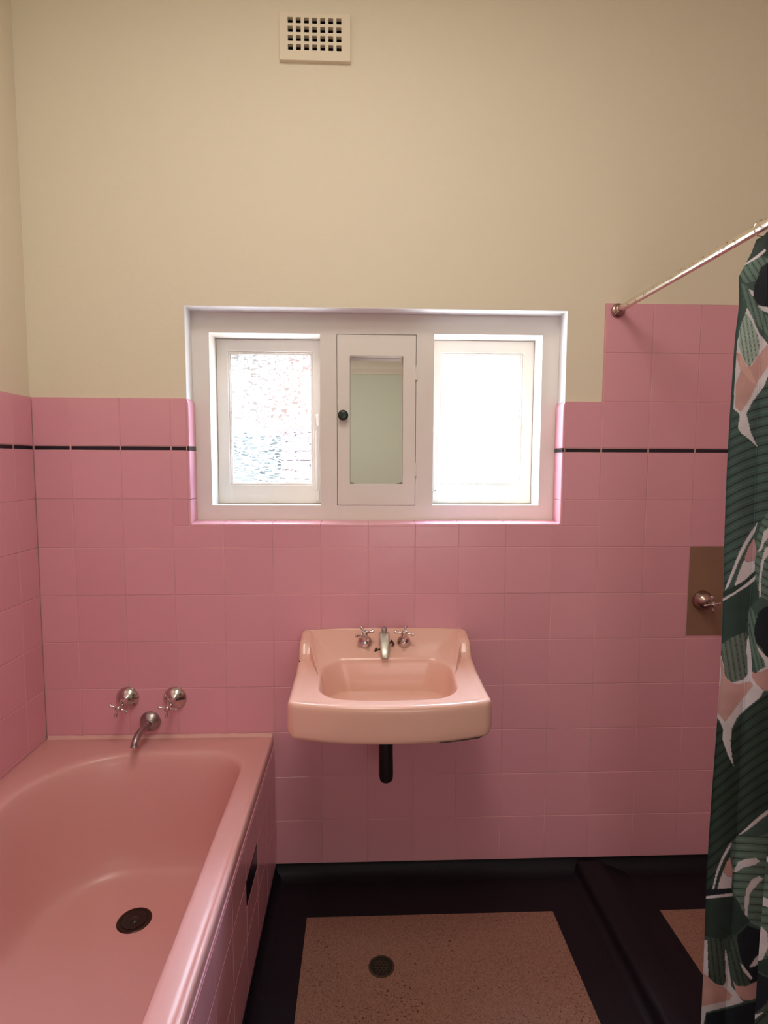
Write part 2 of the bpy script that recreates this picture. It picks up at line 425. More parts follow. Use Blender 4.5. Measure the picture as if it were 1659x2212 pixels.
# ------------------------------------------------------------------ window timber frame
FY = .075
bm = bmesh.new()
LX0, LX1, LZ0, LZ1 = -.4914, -.1355, 1.2010, 1.7580
RX0, RX1, RZ0, RZ1 = .2363, .5940, 1.2020, 1.7620
CX0, CX1, CZ0, CZ1 = -.0815, .1785, 1.2010, 1.7590
hole = lambda u, v: (LX0 < u < LX1 and LZ0 < v < LZ1) or (RX0 < u < RX1 and RZ0 < v < RZ1) or (CX0 < u < CX1 and CZ0 < v < CZ1)
slab(bm, sorted([WX0+.0005, LX0, LX1, CX0, CX1, RX0, RX1, WX1-.0005]), sorted([WZ0+.0005, LZ0, CZ0+.0002, RZ0, LZ1, CZ1, RZ1, WZ1-.0005]), FY, .215, hole)
box(bm, CX0-.002, CX1+.002, .200, .212, CZ0-.002, CZ1+.002)     # back board of the recess behind the mirror door
trim = struct(link('trim_1', bm, M_WHITE)); bevel(trim, .0012, 2)

# obscure glass : clear between the cast ridges, refracted light and dark painted on the ridges as milky lines
def ripple_glass(name, ridges, haze):
    m = bpy.data.materials.new(name); m.use_nodes = True; nt = m.node_tree; nt.nodes.clear()
    N = nt.nodes.new; L = nt.links.new
    out = N('ShaderNodeOutputMaterial')
    tr = N('ShaderNodeBsdfTransparent'); tr.inputs[0].default_value = (.94, .97, .98, 1)
    gl = N('ShaderNodeBsdfGlossy'); gl.inputs['Roughness'].default_value = .08
    mxa = N('ShaderNodeMixShader'); mxa.inputs[0].default_value = .04; L(tr.outputs[0], mxa.inputs[1]); L(gl.outputs[0], mxa.inputs[2])
    tl = N('ShaderNodeBsdfTranslucent'); tl.inputs[0].default_value = (.97, .98, 1, 1)
    if not ridges:
        mh = N('ShaderNodeMixShader'); mh.inputs[0].default_value = haze; L(mxa.outputs[0], mh.inputs[1]); L(tl.outputs[0], mh.inputs[2])
        L(mh.outputs[0], out.inputs[0]); return m
    def math_(op, a, v, c=None):
        k = N('ShaderNodeMath'); k.operation = op
        for q, w in enumerate((a, v, c)):
            if w is None: continue
            if hasattr(w, 'links'): L(w, k.inputs[q])
            else: k.inputs[q].default_value = w
        return k.outputs[0]
    co = N('ShaderNodeTexCoord'); sp = N('ShaderNodeSeparateXYZ'); L(co.outputs['Object'], sp.inputs[0])
    wn_ = N('ShaderNodeTexNoise'); wn_.inputs['Scale'].default_value = 38; wn_.inputs['Detail'].default_value = 3; L(co.outputs['Object'], wn_.inputs['Vector'])
    vs1 = N('ShaderNodeVectorMath'); vs1.operation = 'SUBTRACT'; L(wn_.outputs['Color'], vs1.inputs[0]); vs1.inputs[1].default_value = (.5, .5, .5)
    vs2 = N('ShaderNodeVectorMath'); vs2.operation = 'MULTIPLY_ADD'; L(vs1.outputs[0], vs2.inputs[0]); vs2.inputs[1].default_value = (.035, 0, .022); L(co.outputs['Object'], vs2.inputs[2])
    mp = N('ShaderNodeMapping'); mp.inputs['Scale'].default_value = (1, .01, 3.2); L(vs2.outputs[0], mp.inputs[0])
    a = N('ShaderNodeTexVoronoi'); a.feature = 'DISTANCE_TO_EDGE'; a.inputs['Scale'].default_value = 34; L(mp.outputs[0], a.inputs['Vector'])
    ridge = a.outputs['Distance']
    c = N('ShaderNodeTexNoise'); c.inputs['Scale'].default_value = 45; c.inputs['Detail'].default_value = 2; L(mp.outputs[0], c.inputs['Vector'])
    # ridge width grows towards the foot of the pane, where painted strokes stand for refracted sky
    h = N('ShaderNodeMapRange'); h.interpolation_type = 'SMOOTHSTEP'; L(sp.outputs['Z'], h.inputs[0])
    h.inputs[1].default_value = 1.53; h.inputs[2].default_value = 1.38; h.inputs[3].default_value = 0.0; h.inputs[4].default_value = 1.0
    up_ = N('ShaderNodeMapRange'); up_.interpolation_type = 'SMOOTHSTEP'; L(sp.outputs['Z'], up_.inputs[0])
    up_.inputs[1].default_value = 1.60; up_.inputs[2].default_value = 1.70; up_.inputs[3].default_value = 0; up_.inputs[4].default_value = .02
    wd = math_('ADD', math_('MULTIPLY_ADD', h.outputs[0], .03, .112), up_.outputs[0])
    wd = math_('MULTIPLY', wd, math_('MULTIPLY_ADD', c.outputs['Fac'], 2.4, -.4))
    lo = math_('SUBTRACT', wd, .04)
    msk = N('ShaderNodeMapRange'); L(ridge, msk.inputs[0]); L(lo, msk.inputs[1]); L(wd, msk.inputs[2]); msk.inputs[3].default_value = 1; msk.inputs[4].default_value = 0
    col = N('ShaderNodeMix'); col.data_type = 'RGBA'; n3 = N('ShaderNodeTexNoise'); n3.inputs['Scale'].default_value = 5; L(co.outputs['Object'], n3.inputs['Vector'])
    xr = N('ShaderNodeMapRange'); L(sp.outputs['X'], xr.inputs[0]); xr.inputs[1].default_value = -.36; xr.inputs[2].default_value = -.24
    L(xr.outputs[0], col.inputs[0]); col.inputs[6].default_value = (.93, .97, 1, 1); col.inputs[7].default_value = (1, .88, .90, 1)
    df = N('ShaderNodeBsdfDiffuse'); L(col.outputs[2], df.inputs[0])
    t2 = N('ShaderNodeMixShader'); t2.inputs[0].default_value = haze; L(df.outputs[0], t2.inputs[1]); L(tl.outputs[0], t2.inputs[2])
    ad = N('ShaderNodeMixShader'); L(h.outputs[0], ad.inputs[0]); L(df.outputs[0], ad.inputs[1]); L(t2.outputs[0], ad.inputs[2])
    mxb = N('ShaderNodeMixShader'); L(msk.outputs[0], mxb.inputs[0]); L(mxa.outputs[0], mxb.inputs[1]); L(ad.outputs[0], mxb.inputs[2])
    L(mxb.outputs[0], out.inputs[0])
    return m
M_GLASSL = ripple_glass('rippled_obscure_glass', True, .06)
M_GLASSR = ripple_glass('hazy_glass', False, .008)

SY = .165
def sash(idx, x0, x1, z0, z1, gx0, gx1, gz0, gz1, glass, latch_side):
    root = bpy.data.objects.new('window_%d' % idx, None); COL.objects.link(root); root.location = ((x0+x1)/2, SY, z0)
    PLOC[root.name] = Vector(root.location); root['kind'] = 'structure'
    bm = bmesh.new(); slab(bm, [x0+.0008, gx0-.009, gx1+.009, x1-.0008], [z0+.0008, gz0-.009, gz1+.009, z1-.0008], SY, SY+.034,
                           lambda u, v: gx0-.009 < u < gx1+.009 and gz0-.009 < v < gz1+.009)
    bevel(link('sash', bm, M_WHITE, root), .002, 2)
    bm = bmesh.new()       # stepped glazing bead
    slab(bm, [gx0-.0088, gx0-.0035, gx1+.0035, gx1+.0088], [gz0-.0088, gz0-.0035, gz1+.0035, gz1+.0088], SY+.0045, SY+.022,
         lambda u, v: gx0-.0035 < u < gx1+.0035 and gz0-.0035 < v < gz1+.0035)
    slab(bm, [gx0-.0036, gx0, gx1, gx1+.0036], [gz0-.0036, gz0, gz1, gz1+.0036], SY+.0085, SY+.02,
         lambda u, v: gx0 < u < gx1 and gz0 < v < gz1)
    bevel(link('glazing_bead', bm, M_WHITE, root), .0008, 1)
    bm = bmesh.new(); box(bm, gx0-.003, gx1+.003, SY+.0125, SY+.0155, gz0-.003, gz1+.003)
    link('glass_pane', bm, glass, root)
    lx = (x1-.016) if latch_side > 0 else (x0+.020)
    bm = bmesh.new(); box(bm, lx-.007, lx+.007, SY-.003, SY+.001, 1.462, 1.516)
    tube(bm, [(lx, SY-.002, 1.505), (lx, SY-.016, 1.503), (lx+.001, SY-.02, 1.49), (lx+.002, SY-.019, 1.468)], [.0045, .0045, .004, .0035], 10)
    link('latch', bm, M_WHITE, root, 40)
    bm = bmesh.new(); tube(bm, [(lx-.004, SY-.006, 1.452), (lx-.002, SY-.006, 1.25)], .0035, 8)
    box(bm, lx-.008, lx+.004, SY-.008, SY+.001, 1.212, 1.244)
    link('casement_stay', bm, M_WHITE, root, 40)
    return root
sash(1, LX0, LX1, LZ0, LZ1, -.443, -.175, 1.2743, 1.7080, M_GLASSL, 1)
sash(2, RX0, RX1, RZ0, RZ1, .2793, .548, 1.278, 1.7110, M_GLASSR, -1)

# ------------------------------------------------------------------ mirror cabinet door
cab = empty('mirror_cabinet', ((CX0+CX1)/2, FY, CZ0), 'narrow cream painted cabinet door with a slim mirror, set between the two windows', 'cabinet')
MX0, MX1, MZ0, MZ1 = -.0385, .1355, 1.2735, 1.6895
bm = bmesh.new(); slab(bm, [CX0+.0015, MX0, MX1, CX1-.0015], [CZ0+.002, MZ0, MZ1, CZ1-.002], FY-.0015, FY+.040, lambda u, v: MX0 < u < MX1 and MZ0 < v < MZ1)
door = bevel(link('door', bm, M_WHITE, cab), .0012, 2)
def mirror_mat():
    m, nt, b = newmat('mirror_silver')
    b.inputs['Metallic'].default_value = 1; b.inputs['Roughness'].default_value = .02
    N = nt.nodes.new; L = nt.links.new
    co = N('ShaderNodeTexCoord'); sp = N('ShaderNodeSeparateXYZ'); L(co.outputs['Object'], sp.inputs[0])
    n = N('ShaderNodeTexNoise'); n.inputs['Scale'].default_value = 90; L(co.outputs['Object'], n.inputs['Vector'])
    def band(sock, lo, hi):      # 1 near lo..hi edge
        k = N('ShaderNodeMapRange'); k.inputs[1].default_value = lo; k.inputs[2].default_value = hi; k.inputs[3].default_value = 1; k.inputs[4].default_value = 0
        L(sock, k.inputs[0]); return k.outputs[0]
    a = band(sp.outputs['Z'], MZ0+.001, MZ0+.010); c = band(sp.outputs['X'], MX0, MX0+.025); d = band(sp.outputs['X'], MX1, MX1-.03)
    mx = N('ShaderNodeMath'); mx.operation = 'MAXIMUM'; L(c, mx.inputs[0]); L(d, mx.inputs[1])
    ad = N('ShaderNodeMath'); ad.operation = 'MULTIPLY'; L(a, ad.inputs[0]); L(mx.outputs[0], ad.inputs[1])
    s = N('ShaderNodeMath'); s.operation = 'MULTIPLY_ADD'; L(n.outputs['Fac'], s.inputs[0]); s.inputs[1].default_value = .9; L(ad.outputs[0], s.inputs[2])
    g = N('ShaderNodeMath'); g.operation = 'GREATER_THAN'; L(s.outputs[0], g.inputs[0]); g.inputs[1].default_value = .92
    mc = N('ShaderNodeMix'); mc.data_type = 'RGBA'; L(g.outputs[0], mc.inputs[0]); mc.inputs[6].default_value = (.96, .98, .95, 1); mc.inputs[7].default_value = (.10, .08, .06, 1)
    L(mc.outputs[2], b.inputs['Base Color'])
    mt = N('ShaderNodeMath'); mt.operation = 'SUBTRACT'; mt.inputs[0].default_value = 1; L(g.outputs[0], mt.inputs[1]); L(mt.outputs[0], b.inputs['Metallic'])
    return m
TILT = .030
bm = bmesh.new()
f0, f1 = FY+.003, FY+.003+TILT
vs = [bm.verts.new(p) for p in ((MX0+.0005, f0, MZ0+.0005), (MX1-.0005, f0, MZ0+.0005), (MX1-.0005, f1, MZ1-.0005), (MX0+.0005, f1, MZ1-.0005),
                                (MX0+.0005, f0+.004, MZ0+.0005), (MX1-.0005, f0+.004, MZ0+.0005), (MX1-.0005, f1+.004, MZ1-.0005), (MX0+.0005, f1+.004, MZ1-.0005))]
for f in ((0, 1, 2, 3), (7, 6, 5, 4), (0, 4, 5, 1), (1, 5, 6, 2), (2, 6, 7, 3), (3, 7, 4, 0)): bm.faces.new([vs[i] for i in f])
mir = link('mirror', bm, mirror_mat(), door, recalc=True)
bm = bmesh.new()
lathe(bm, (-.0605, FY-.0015, 1.4965), (0, -1, 0), [(0, .006), (.008, .006), (.010, .013), (.014, .0168), (.019, .0172), (.022, .0155), (.0235, .010), (.024, .001)], 28)
k_ = link('knob', bm, M_KNOB, door, 50); k_['label'] = 'dark green round knob'
for z in (1.6355, 1.3205):
    bm = bmesh.new(); box(bm, CX1-.0035, CX1+.003, FY-.0045, FY+.01, z-.020, z+.020)
    tube(bm, [(CX1, FY-.003, z-.022), (CX1, FY-.003, z+.022)], .0034, 10)
    link('hinge', bm, M_WHITE, cab, 40)

# ------------------------------------------------------------------ wall vent
vent = empty('wall_vent', (-.14, .008, 2.538), 'small cream wall vent with a grid of square holes, high on the plaster wall', 'vent')
bm = bmesh.new()
hx = [-.2131+.02405*i for i in range(7)]; hz = [2.5752+.02500*j for j in range(4)]; hw, hh = .0072, .0080
us = sorted([-.2455, -.0342]+[x+s*hw for x in hx for s in (-1, 1)]); vz = sorted([2.5385, 2.6715]+[z+s*hh for z in hz for s in (-1, 1)])
isH = lambda u, v: any(abs(u-x) < hw for x in hx) and any(abs(v-z) < hh for z in hz)
slab(bm, us, vz, -.006, .0085, isH)
bevel(link('grille', bm, M_VENT, vent), .001, 2)
bm = bmesh.new()
for a_ in ((-.2218, -.2210, .0088, .125, 2.559, 2.661), (-.061, -.0602, .0088, .125, 2.559, 2.661), (-.221, -.061, .0088, .125, 2.5582, 2.559), (-.221, -.061, .0088, .125, 2.661, 2.6618), (-.221, -.061, .124, .125, 2.559, 2.661)):
    box(bm, *a_)
link('duct', bm, M_HOLESHADE, vent)  # black liner paints in the shade behind the grille

# ------------------------------------------------------------------ rounded-rectangle loops
def rrect(x0, x1, y0, y1, rad, ns=14, nc=12, z=0.0, zf=None, fx=None):
    """counter-clockwise; rad = (x0y0, x1y0, x1y1, x0y1)"""
    pts = []
    cs = [(x0, y0, rad[0], PI), (x1, y0, rad[1], 1.5*PI), (x1, y1, rad[2], 0), (x0, y1, rad[3], .5*PI)]
    sg = [(1, 1), (-1, 1), (-1, -1), (1, -1)]
    arcs = []
    for (cx, cy, r, a0), (sx_, sy_) in zip(cs, sg):
        ox, oy = cx+sx_*r, cy+sy_*r
        arcs.append([(ox+r*math.cos(a0+PI/2*i/nc), oy+r*math.sin(a0+PI/2*i/nc)) for i in range(nc+1)])
    for k in range(4):
        pts += arcs[k]
        a, c = arcs[k][-1], arcs[(k+1) % 4][0]
        pts += [(a[0]+(c[0]-a[0])*i/ns, a[1]+(c[1]-a[1])*i/ns) for i in range(1, ns)]
    out = []
    for x, y in pts:
        if fx: x, y = fx(x, y)
        out.append((x, y, zf(x, y) if zf else z))
    return out

# ------------------------------------------------------------------ bathtub
tub = empty('bathtub', (-.65, -.83, ZF), 'built-in pink enamel bathtub along the left wall, below the two wall taps', 'bathtub')
bm = bmesh.new()
ox0, ox1, oy0, oy1 = -1.0186, -.289, -1.66, -.0004
ZR = .4475
def ring(d, z, r_=.004): return rrect(ox0+d*.2, ox1-d, oy0+d, oy1-d*.2, (r_, .012+0*r_, .012, r_), z=z)
def inn(e, z, drop=0, k=0):
    # e = how far inwards of the lip
    return rrect(-.940+e[0], -.3555-e[1], -1.53+e[3], -.098-e[2], tuple(min(q, (.5845-e[0]-e[1])*.47) for q in (.22, .14, .125, .30)), z=z)
loops = [ring(.004, ZR-.040), ring(0, ZR-.036), ring(-.0006, ZR-.012), ring(.0006, ZR-.005), ring(.004, ZR-.001), ring(.009, ZR), ring(.012, ZR-.0012), ring(.0145, ZR-.0024), ring(.018, ZR-.0012), ring(.026, ZR-.0004)]
loops += [inn((-.022, -.014, -.022, -.022), ZR-.0004), inn((-.010, -.006, -.010, -.010), ZR-.001), inn((-.003, -.002, -.003, -.003), ZR-.004), inn((.002, .0015, .003, .003), ZR-.011), inn((.006, .003, .009, .01), ZR-.03),
          inn((.016, .008, .018, .03), .36), inn((.026, .016, .030, .06), .28), inn((.038, .024, .045, .10), .20), inn((.047, .032, .058, .13), .155, k=.02),
          inn((.058, .044, .072, .16), .125, k=.03), inn((.075, .062, .092, .20), .108, k=.05), inn((.105, .092, .125, .24), .101, k=.07)]
loops.append(inn((.19, .17, .28, .5), .0985, k=.1))
loft(bm, loops, True, False, False)
last = [v for v in bm.verts][-len(loops[0]):]
c = bm.verts.new((-.63, -.62, .0975))
for i in range(len(last)): bm.faces.new((last[i], last[(i+1) % len(last)], c))
link('tub_shell', bm, M_TUB, tub, 60)
bm = bmesh.new()      # plug hole
lathe(bm, (-.618, -.349, .0985), (0, 0, 1), [(0, .046), (.0022, .044), (.003, .040), (.0015, .036), (.0008, .031)], 40, True, False)
dr = link('drain', bm, mat('drain_metal', (.05, .028, .018), .3, .7), tub, 60); dr['label'] = 'dark plughole fitting'
bm = bmesh.new()
lathe(bm, (-.618, -.349, .1002), (0, 0, 1), [(0, .0330), (.0006, .0325)], 32)
lathe(bm, (-.618, -.349, .1008), (0, 0, 1), [(0, .012), (.003, .009), (.0035, .001)], 20)
link('plughole', bm, mat('plughole_shade_black', (.008, .006, .005), .15), dr, 50)  # flat black disc paints the shade of an open hole
# front apron : tiled
bm = bmesh.new()
PX = -.2942
P = lambda u, v, h: (PX+h, u, v)
PY = [-.0005]+[-.022-.1535*i for i in range(0, 11)]+[-1.66]
YT0, YT1 = PY[3]-.002, PY[3]-.002
for (v0, v1) in [(.0006, .1525), (.1525, .3028), (.3028, .4065)]:
    for a, c in zip(PY, PY[1:]):
        if v0 == .1525 and abs(a-PY[3]) < .01:
            tile(bm, P, c, a, v0, .2345); continue
        tile(bm, P, c, a, v0, v1)
box(bm, -.315, PX+.001, -1.66, -.0005, -.039, .4065)
# rounded cap course under the rim
cap = [(PX-.01, .4065), (PX+.0075, .4065)]+[(PX-.0005+.008*math.cos(t), .4120+.004*math.sin(t)) for t in [PI/2*i/6 for i in range(7)]]+[(PX-.01, .416)]
loft(bm, [[(x, y, z) for x, z in cap] for y in (-1.66, -.0005)], True, True, True)
apron = link('front_panel', bm, M_TILE, tub, 30)
apron['label'] = 'pink tiled front panel'
bm = bmesh.new()
tile(bm, P, PY[4], PY[3], .2345, .3028, 0, .0012, .0082)
dk = link('black_tile', bm, M_BLACKTILE, apron); dk['label'] = 'black half tile'
bm = bmesh.new()      # sealant beads where the tub meets the walls
pf = [(0, .004), (.0035, .0035), (.008, .0005), (.012, -.001)]
pts = [(x, -.0002-.006*0, 0) for x in (0,)]
def bead(p, q, nrm):
    n_ = Vector(nrm); segs = 60; lp = []
    for i in range(segs+1):
        t = i/segs; o_ = Vector(p).lerp(Vector(q), t); w = 1+.25*noise.noise(Vector((t*25, p[0], 1)))
        lp.append([o_+Vector((0, 0, ZR-.004)), o_+Vector((0, 0, ZR+.0085*w)), o_+n_*.003*w+Vector((0, 0, ZR+.008*w)), o_+n_*.008*w+Vector((0, 0, ZR+.002)), o_+n_*.010+Vector((0, 0, ZR-.004))])
    loft(bm, lp, True, True, True)
bead((-1.014, -.0001, 0), (-.292, -.0001, 0), (0, -1, 0))
link('sealant_bead', bm, M_SEAL, tub, 60)

# ------------------------------------------------------------------ wash basin
basin = empty('wash_basin', (.075, 0, .632), 'wall-hung peach pink porcelain basin with bowed front, below the windows', 'basin')
bx0, bx1 = -.1950, .3450
def sm(t): t = max(0, min(1, t)); return t*t*(3-2*t)
def lerp_prof(pr, y):
    for (a, za), (c_, zc) in zip(pr, pr[1:]):
        if y >= c_: 
            t = (a-y)/(a-c_); return za+(zc-za)*sm(t)
    return pr[-1][1]
SIDE = [(0.05, .803), (-.006, .802), (-.066, .790), (-.104, .745), (-.20, .7305), (-.33, .7255), (-.5, .7250)]
MID = [(0.05, .808), (-.022, .806), (-.105, .752), (-.125, .7455), (-.20, .7305), (-.33, .7255), (-.5, .7250)]
def zd(x, y):
    t = sm((min(x-bx0, bx1-x)-.016)/.115)
    return lerp_prof(SIDE, y)*(1-t)+lerp_prof(MID, y)*t
def bow(x, y):      # bowed front edge
    k = max(0, min(1, (-.10-y)/.3)); t = (x-.075)/.2665
    s = max(0, 1-abs(t)**2.4*1.0); s = s if abs(t) < 1 else 0
    return x, y-.034*k*s
def bo(d, dz, rf=.024):
    r1 = max(.006, rf-d); r0 = max(.004, .022-d)
    return rrect(bx0+d, bx1-d, -.400+d, -.0005-d*.1, (r1, r1, r0, r0), 26, 12, fx=bow, zf=lambda x, y: zd(x, y)+dz)
def flat(d, z, rf=.024):
    def zz(x, y):
        t = abs((x-.075)/.27); k = max(0, min(1, (-.12-y)/.28)); f = max(0, min(1, (.70-z)/.05))
        return z+f*k*(-.0065*max(0, 1-t**2.2)+.010*max(0, (t-.90)/.10)**2)
    return rrect(bx0+d, bx1-d, -.400+d, -.0005, (max(.006, rf-d), max(.006, rf-d), .004, .004), 26, 12, fx=bow, zf=zz)
loops = [flat(.06, .652), flat(.020, .645), flat(.009, .637), flat(.004, .633), flat(.0015, .636), flat(0, .643), flat(0, .66), flat(.0005, .69)]
loops += [bo(.001, -.022), bo(.0012, -.013), bo(.003, -.006), bo(.0065, -.0018), bo(.011, 0), bo(.016, .0004), bo(.022, -.0008), bo(.028, -.0024), bo(.034, -.003)]
ix0, ix1, iy0, iy1 = -.1185, .2680, -.350, -.118
def bow2(x, y):
    k = max(0, min(1, (-.16-y)/.2)); t = (x-.075)/.2
    return x, y-.028*k*max(0, 1-abs(t)**2.2)
def bi(e, dz, rr=(.075, .075, .065, .065), ef=0, eb=0):
    return rrect(ix0+e, ix1-e, iy0+e+ef, iy1-e-eb, rr, 26, 12, fx=bow2, zf=lambda x, y: zd(x, y)-.003+dz)
def bz(e, z, rr=(.075, .075, .065, .065), ef=0, eb=0):
    return rrect(ix0+e, ix1-e, iy0+e+ef, iy1-e-eb, rr, 26, 12, fx=bow2, z=z)
loops += [bi(-.009, 0), bi(-.004, -.0008), bi(-.001, -.003), bi(.0015, -.008), bi(.004, -.016)]
BW = [(.007, .692), (.012, .668), (.019, .645), (.030, .622), (.045, .603), (.065, .588), (.092, .579)]
loops += [bz(a_, z_, (max(.02, .075-a_*.35),)*4, eb=.002+a_*.25, ef=a_*.1) for a_, z_ in BW]
bm = bmesh.new(); loft(bm, loops, True, True, False)
nl = len(loops[0]); vl = list(bm.verts)[-nl:]; c = bm.verts.new((.075, -.24, .575))
for i in range(nl): bm.faces.new((vl[i], vl[(i+1) % nl], c))
# underside of the bowl
ub = [rrect(ix0-.004+e, ix1+.004-e, iy0-.0+e, iy1+.02-e, (.07,)*4, 20, 10, fx=bow2, z=z) for e, z in ((0, .66), (.006, .630), (.02, .600), (.045, .576), (.09, .564))]
loft(bm, ub, True, False, True)
body = link('basin_body', bm, M_BASIN, basin, 60)
bm = bmesh.new()      # a chip in the glaze on the left edge
lathe(bm, (-.1875, -.128, .7405), (-.5, -.3, .8), [(-.003, .0022), (.0022, .0020), (.0026, .0008)], 10)
link('glaze_chip', bm, M_BLACKTILE, body, 60)
bm = bmesh.new()      # worn dark line along the lower right edge
pts = []
for i in range(26):
    t = i/25; x = .20+.128*t; _, y = bow(x, -.400); z = .6328-.0055*(1-((x-.075)/.27)**2.2)+.0004*math.sin(i*2.1)
    if t > .85: y += (t-.85)*.05; z += (t-.85)*.05
    pts.append((x, y+.0015, z))
tube(bm, pts, .0014, 6); link('bare_edge', bm, mat('rusty_dark_edge', (.03, .012, .012), .6), body, 60)
bm = bmesh.new()      # waste pipe under the bowl
tube(bm, [(.0715, -.215, .566), (.0715, -.215, .50), (.0722, -.214, .43), (.0735, -.209, .412)], [.0205, .0205, .0215, .0195], 24)
wp = link('waste_pipe', bm, M_BLACKPL, basin, 50); wp['label'] = 'black rubber waste pipe'
bm = bmesh.new(); lathe(bm, (.0715, -.24, .5755), (0, 0, 1), [(0, .022), (.0018, .020), (.001, .012)], 24); link('plug_fitting', bm, M_DULL, basin, 60)

def cross_tap(parent, base, nrm, spin, bell_r, hub_h, arm, roll_axis=None):
    """chrome bell flange with a four-armed capstan handle; returns the tap"""
    n_ = Vector(nrm).normalized(); base = Vector(base)
    bm = bmesh.new()
    r = bell_r
    lathe(bm, base, n_, [(-.004, r*1.02), (.002, r*1.04), (.0045, r), (.010, r*.93), (.016, r*.74), (.021, r*.50), (.026, r*.42), (hub_h-.010, r*.38)], 36)
    t = link('tap', bm, M_CHROME, parent, 45)
    hub = base+n_*hub_h
    bm = bmesh.new()
    lathe(bm, hub-n_*.011, n_, [(0, .0072), (.003, .0092), (.010, .0098), (.015, .0092), (.018, .0085), (.0205, .0078), (.0215, .004), (.0217, .0005)], 24)
    u, v, _ = frame_of(n_)
    for k in range(4):
        a = spin+k*PI/2; d = u*math.cos(a)+v*math.sin(a)
        lathe(bm, hub-n_*.001, d, [(.006, .0042), (.010, .0036), (arm*.55, .0031), (arm*.72, .0040), (arm*.86, .0058), (arm*.95, .0056), (arm, .0034), (arm*1.01, .0005)], 16)
    h = link('handle', bm, M_CHROME, t, 45)
    return t
nb_ = (0, -.53, .85)
cross_tap(basin, (.0100, -.062, zd(.0100, -.062)-.002), nb_, R(22), .0225, .042, .031)
cross_tap(basin, (.1335, -.062, zd(.1335, -.062)-.002), nb_, R(-12), .0210, .042, .031)
# mixer spout in the middle
bm = bmesh.new()
def sect(c, w, h, d, k=4.0, n_=24):
    d = Vector(d).normalized(); u = Vector((1, 0, 0)); v = d.cross(u).normalized()
    out = []
    for i in range(n_):
        a = 2*PI*i/n_; cx, sy = math.cos(a), math.sin(a)
        out.append(Vector(c)+u*(w*math.copysign(abs(cx)**(2/k), cx))+v*(h*math.copysign(abs(sy)**(2/k), sy)))
    return out
X0 = .0712
loft(bm, [sect((X0, -.045, .800), .0135, .010, (0, -1, -.15)), sect((X0, -.060, .800), .0172, .015, (0, -1, -.25)), sect((X0, -.078, .795), .0174, .0160, (0, -1, -.35)),
          sect((X0, -.100, .783), .0155, .013, (0, -1, -.55)), sect((X0, -.124, .767), .0125, .0095, (0, -1, -.8)), sect((X0, -.137, .755), .0112, .0085, (0, -.9, -1)), sect((X0, -.139, .752), .009, .0065, (0, -.9, -1)), sect((X0, -.135, .755), .006, .005, (0, -.9, -1))], True, True, True)
lathe(bm, (X0, -.058, .765), (0, -.2, 1), [(-.002, .017), (.006, .0165), (.020, .015), (.028, .0145)], 28)
sp_ = link('mixer_spout', bm, M_NICKEL, basin, 50)
bm = bmesh.new(); lathe(bm, (X0, -.068, .806), (0, -.25, 1), [(0, .0078), (.012, .0074), (.0155, .0090), (.021, .0098), (.0235, .0078), (.0242, .001)], 24)
link('plug_lift_knob', bm, M_DULL, sp_, 45)
bm = bmesh.new(); tube(bm, [(X0, -.070, .776), (X0+.026, -.074, .782)], .0028, 10); tube(bm, [(X0+.022, -.076, .789), (X0+.030, -.076, .775), (X0+.024, -.076, .770)], [.003, .0036, .002], 10)
tube(bm, [(X0, -.082, .764), (X0-.027, -.088, .762)], .0026, 10); tube(bm, [(X0-.025, -.088, .768), (X0-.029, -.088, .755)], [.0035, .004], 10)
link('drain_lever', bm, M_BRASS, sp_, 45)

# ------------------------------------------------------------------ bath taps and spout on the wall
def wall_tap(x, z, spin, label, plate_r=.0355, rough_ring=False):
    t = empty('bath_tap', (x, 0, z), label, 'tap', 'chrome taps above the bathtub')
    bm = bmesh.new()
    lathe(bm, (x, .0, z), (0, -1, -.0), [(-.0, plate_r*1.05), (.003, plate_r*1.05), (.006, plate_r), (.012, plate_r*.90), (.020, plate_r*.62), (.025, plate_r*.36), (.028, plate_r*.30), (.052, plate_r*.26)], 40)
    link('flange', bm, M_CHROME, t, 45)
    hub = Vector((x-.0015, -.070, z-.005)); n_ = Vector((-.02, -1, -.06)).normalized()
    bm = bmesh.new()
    lathe(bm, hub-n_*.021, n_, [(0, .0068), (.006, .0078), (.014, .0092), (.024, .0092), (.029, .0082), (.031, .0060), (.0315, .0005)], 24)
    u, v = Vector((1, 0, 0)), Vector((0, 0, 1))
    for k in range(4):
        a = spin+k*PI/2; d = u*math.cos(a)+v*math.sin(a)
        lathe(bm, hub+n_*.001, d, [(.006, .0040), (.010, .0034), (.018, .0032), (.022, .0042), (.0265, .0056), (.0290, .0052), (.0302, .0030), (.0305, .0005)], 16)
    link('handle', bm, M_CHROME, t, 45)
    return t
wall_tap(-.7565, .5812, R(-22), 'chrome cross-handled bath tap on the pink tiles, nearest the left wall', .0350)
wall_tap(-.6055, .5794, R(-8), 'chrome cross-handled bath tap on the pink tiles, nearer the basin', .0355)
sp = empty('bath_spout', (-.686, 0, .503), 'dull chrome bath spout on the wall, low between the two bath taps', 'spout')
bm = bmesh.new(); lathe(bm, (-.686, 0, .5025), (0, -1, 0), [(0, .0325), (.004, .0335), (.008, .0325), (.014, .0285), (.020, .0215), (.024, .0155), (.026, .013)], 40)
link('flange', bm, M_DULL, sp, 60)
bm = bmesh.new(); pts = bez((-.686, -.012, .503), (-.686, -.085, .508), (-.6865, -.130, .512), (-.687, -.136, .484), 20)
tube(bm, pts, [.0125-.0022*min(1, i/16) for i in range(21)], 24)
lathe(bm, (-.687, -.1362, .4885), (0, -.2, -1), [(0, .0106), (.001, .0118), (.006, .0118), (.0066, .0085)], 24)
link('spout_pipe', bm, M_DULL, sp, 60)

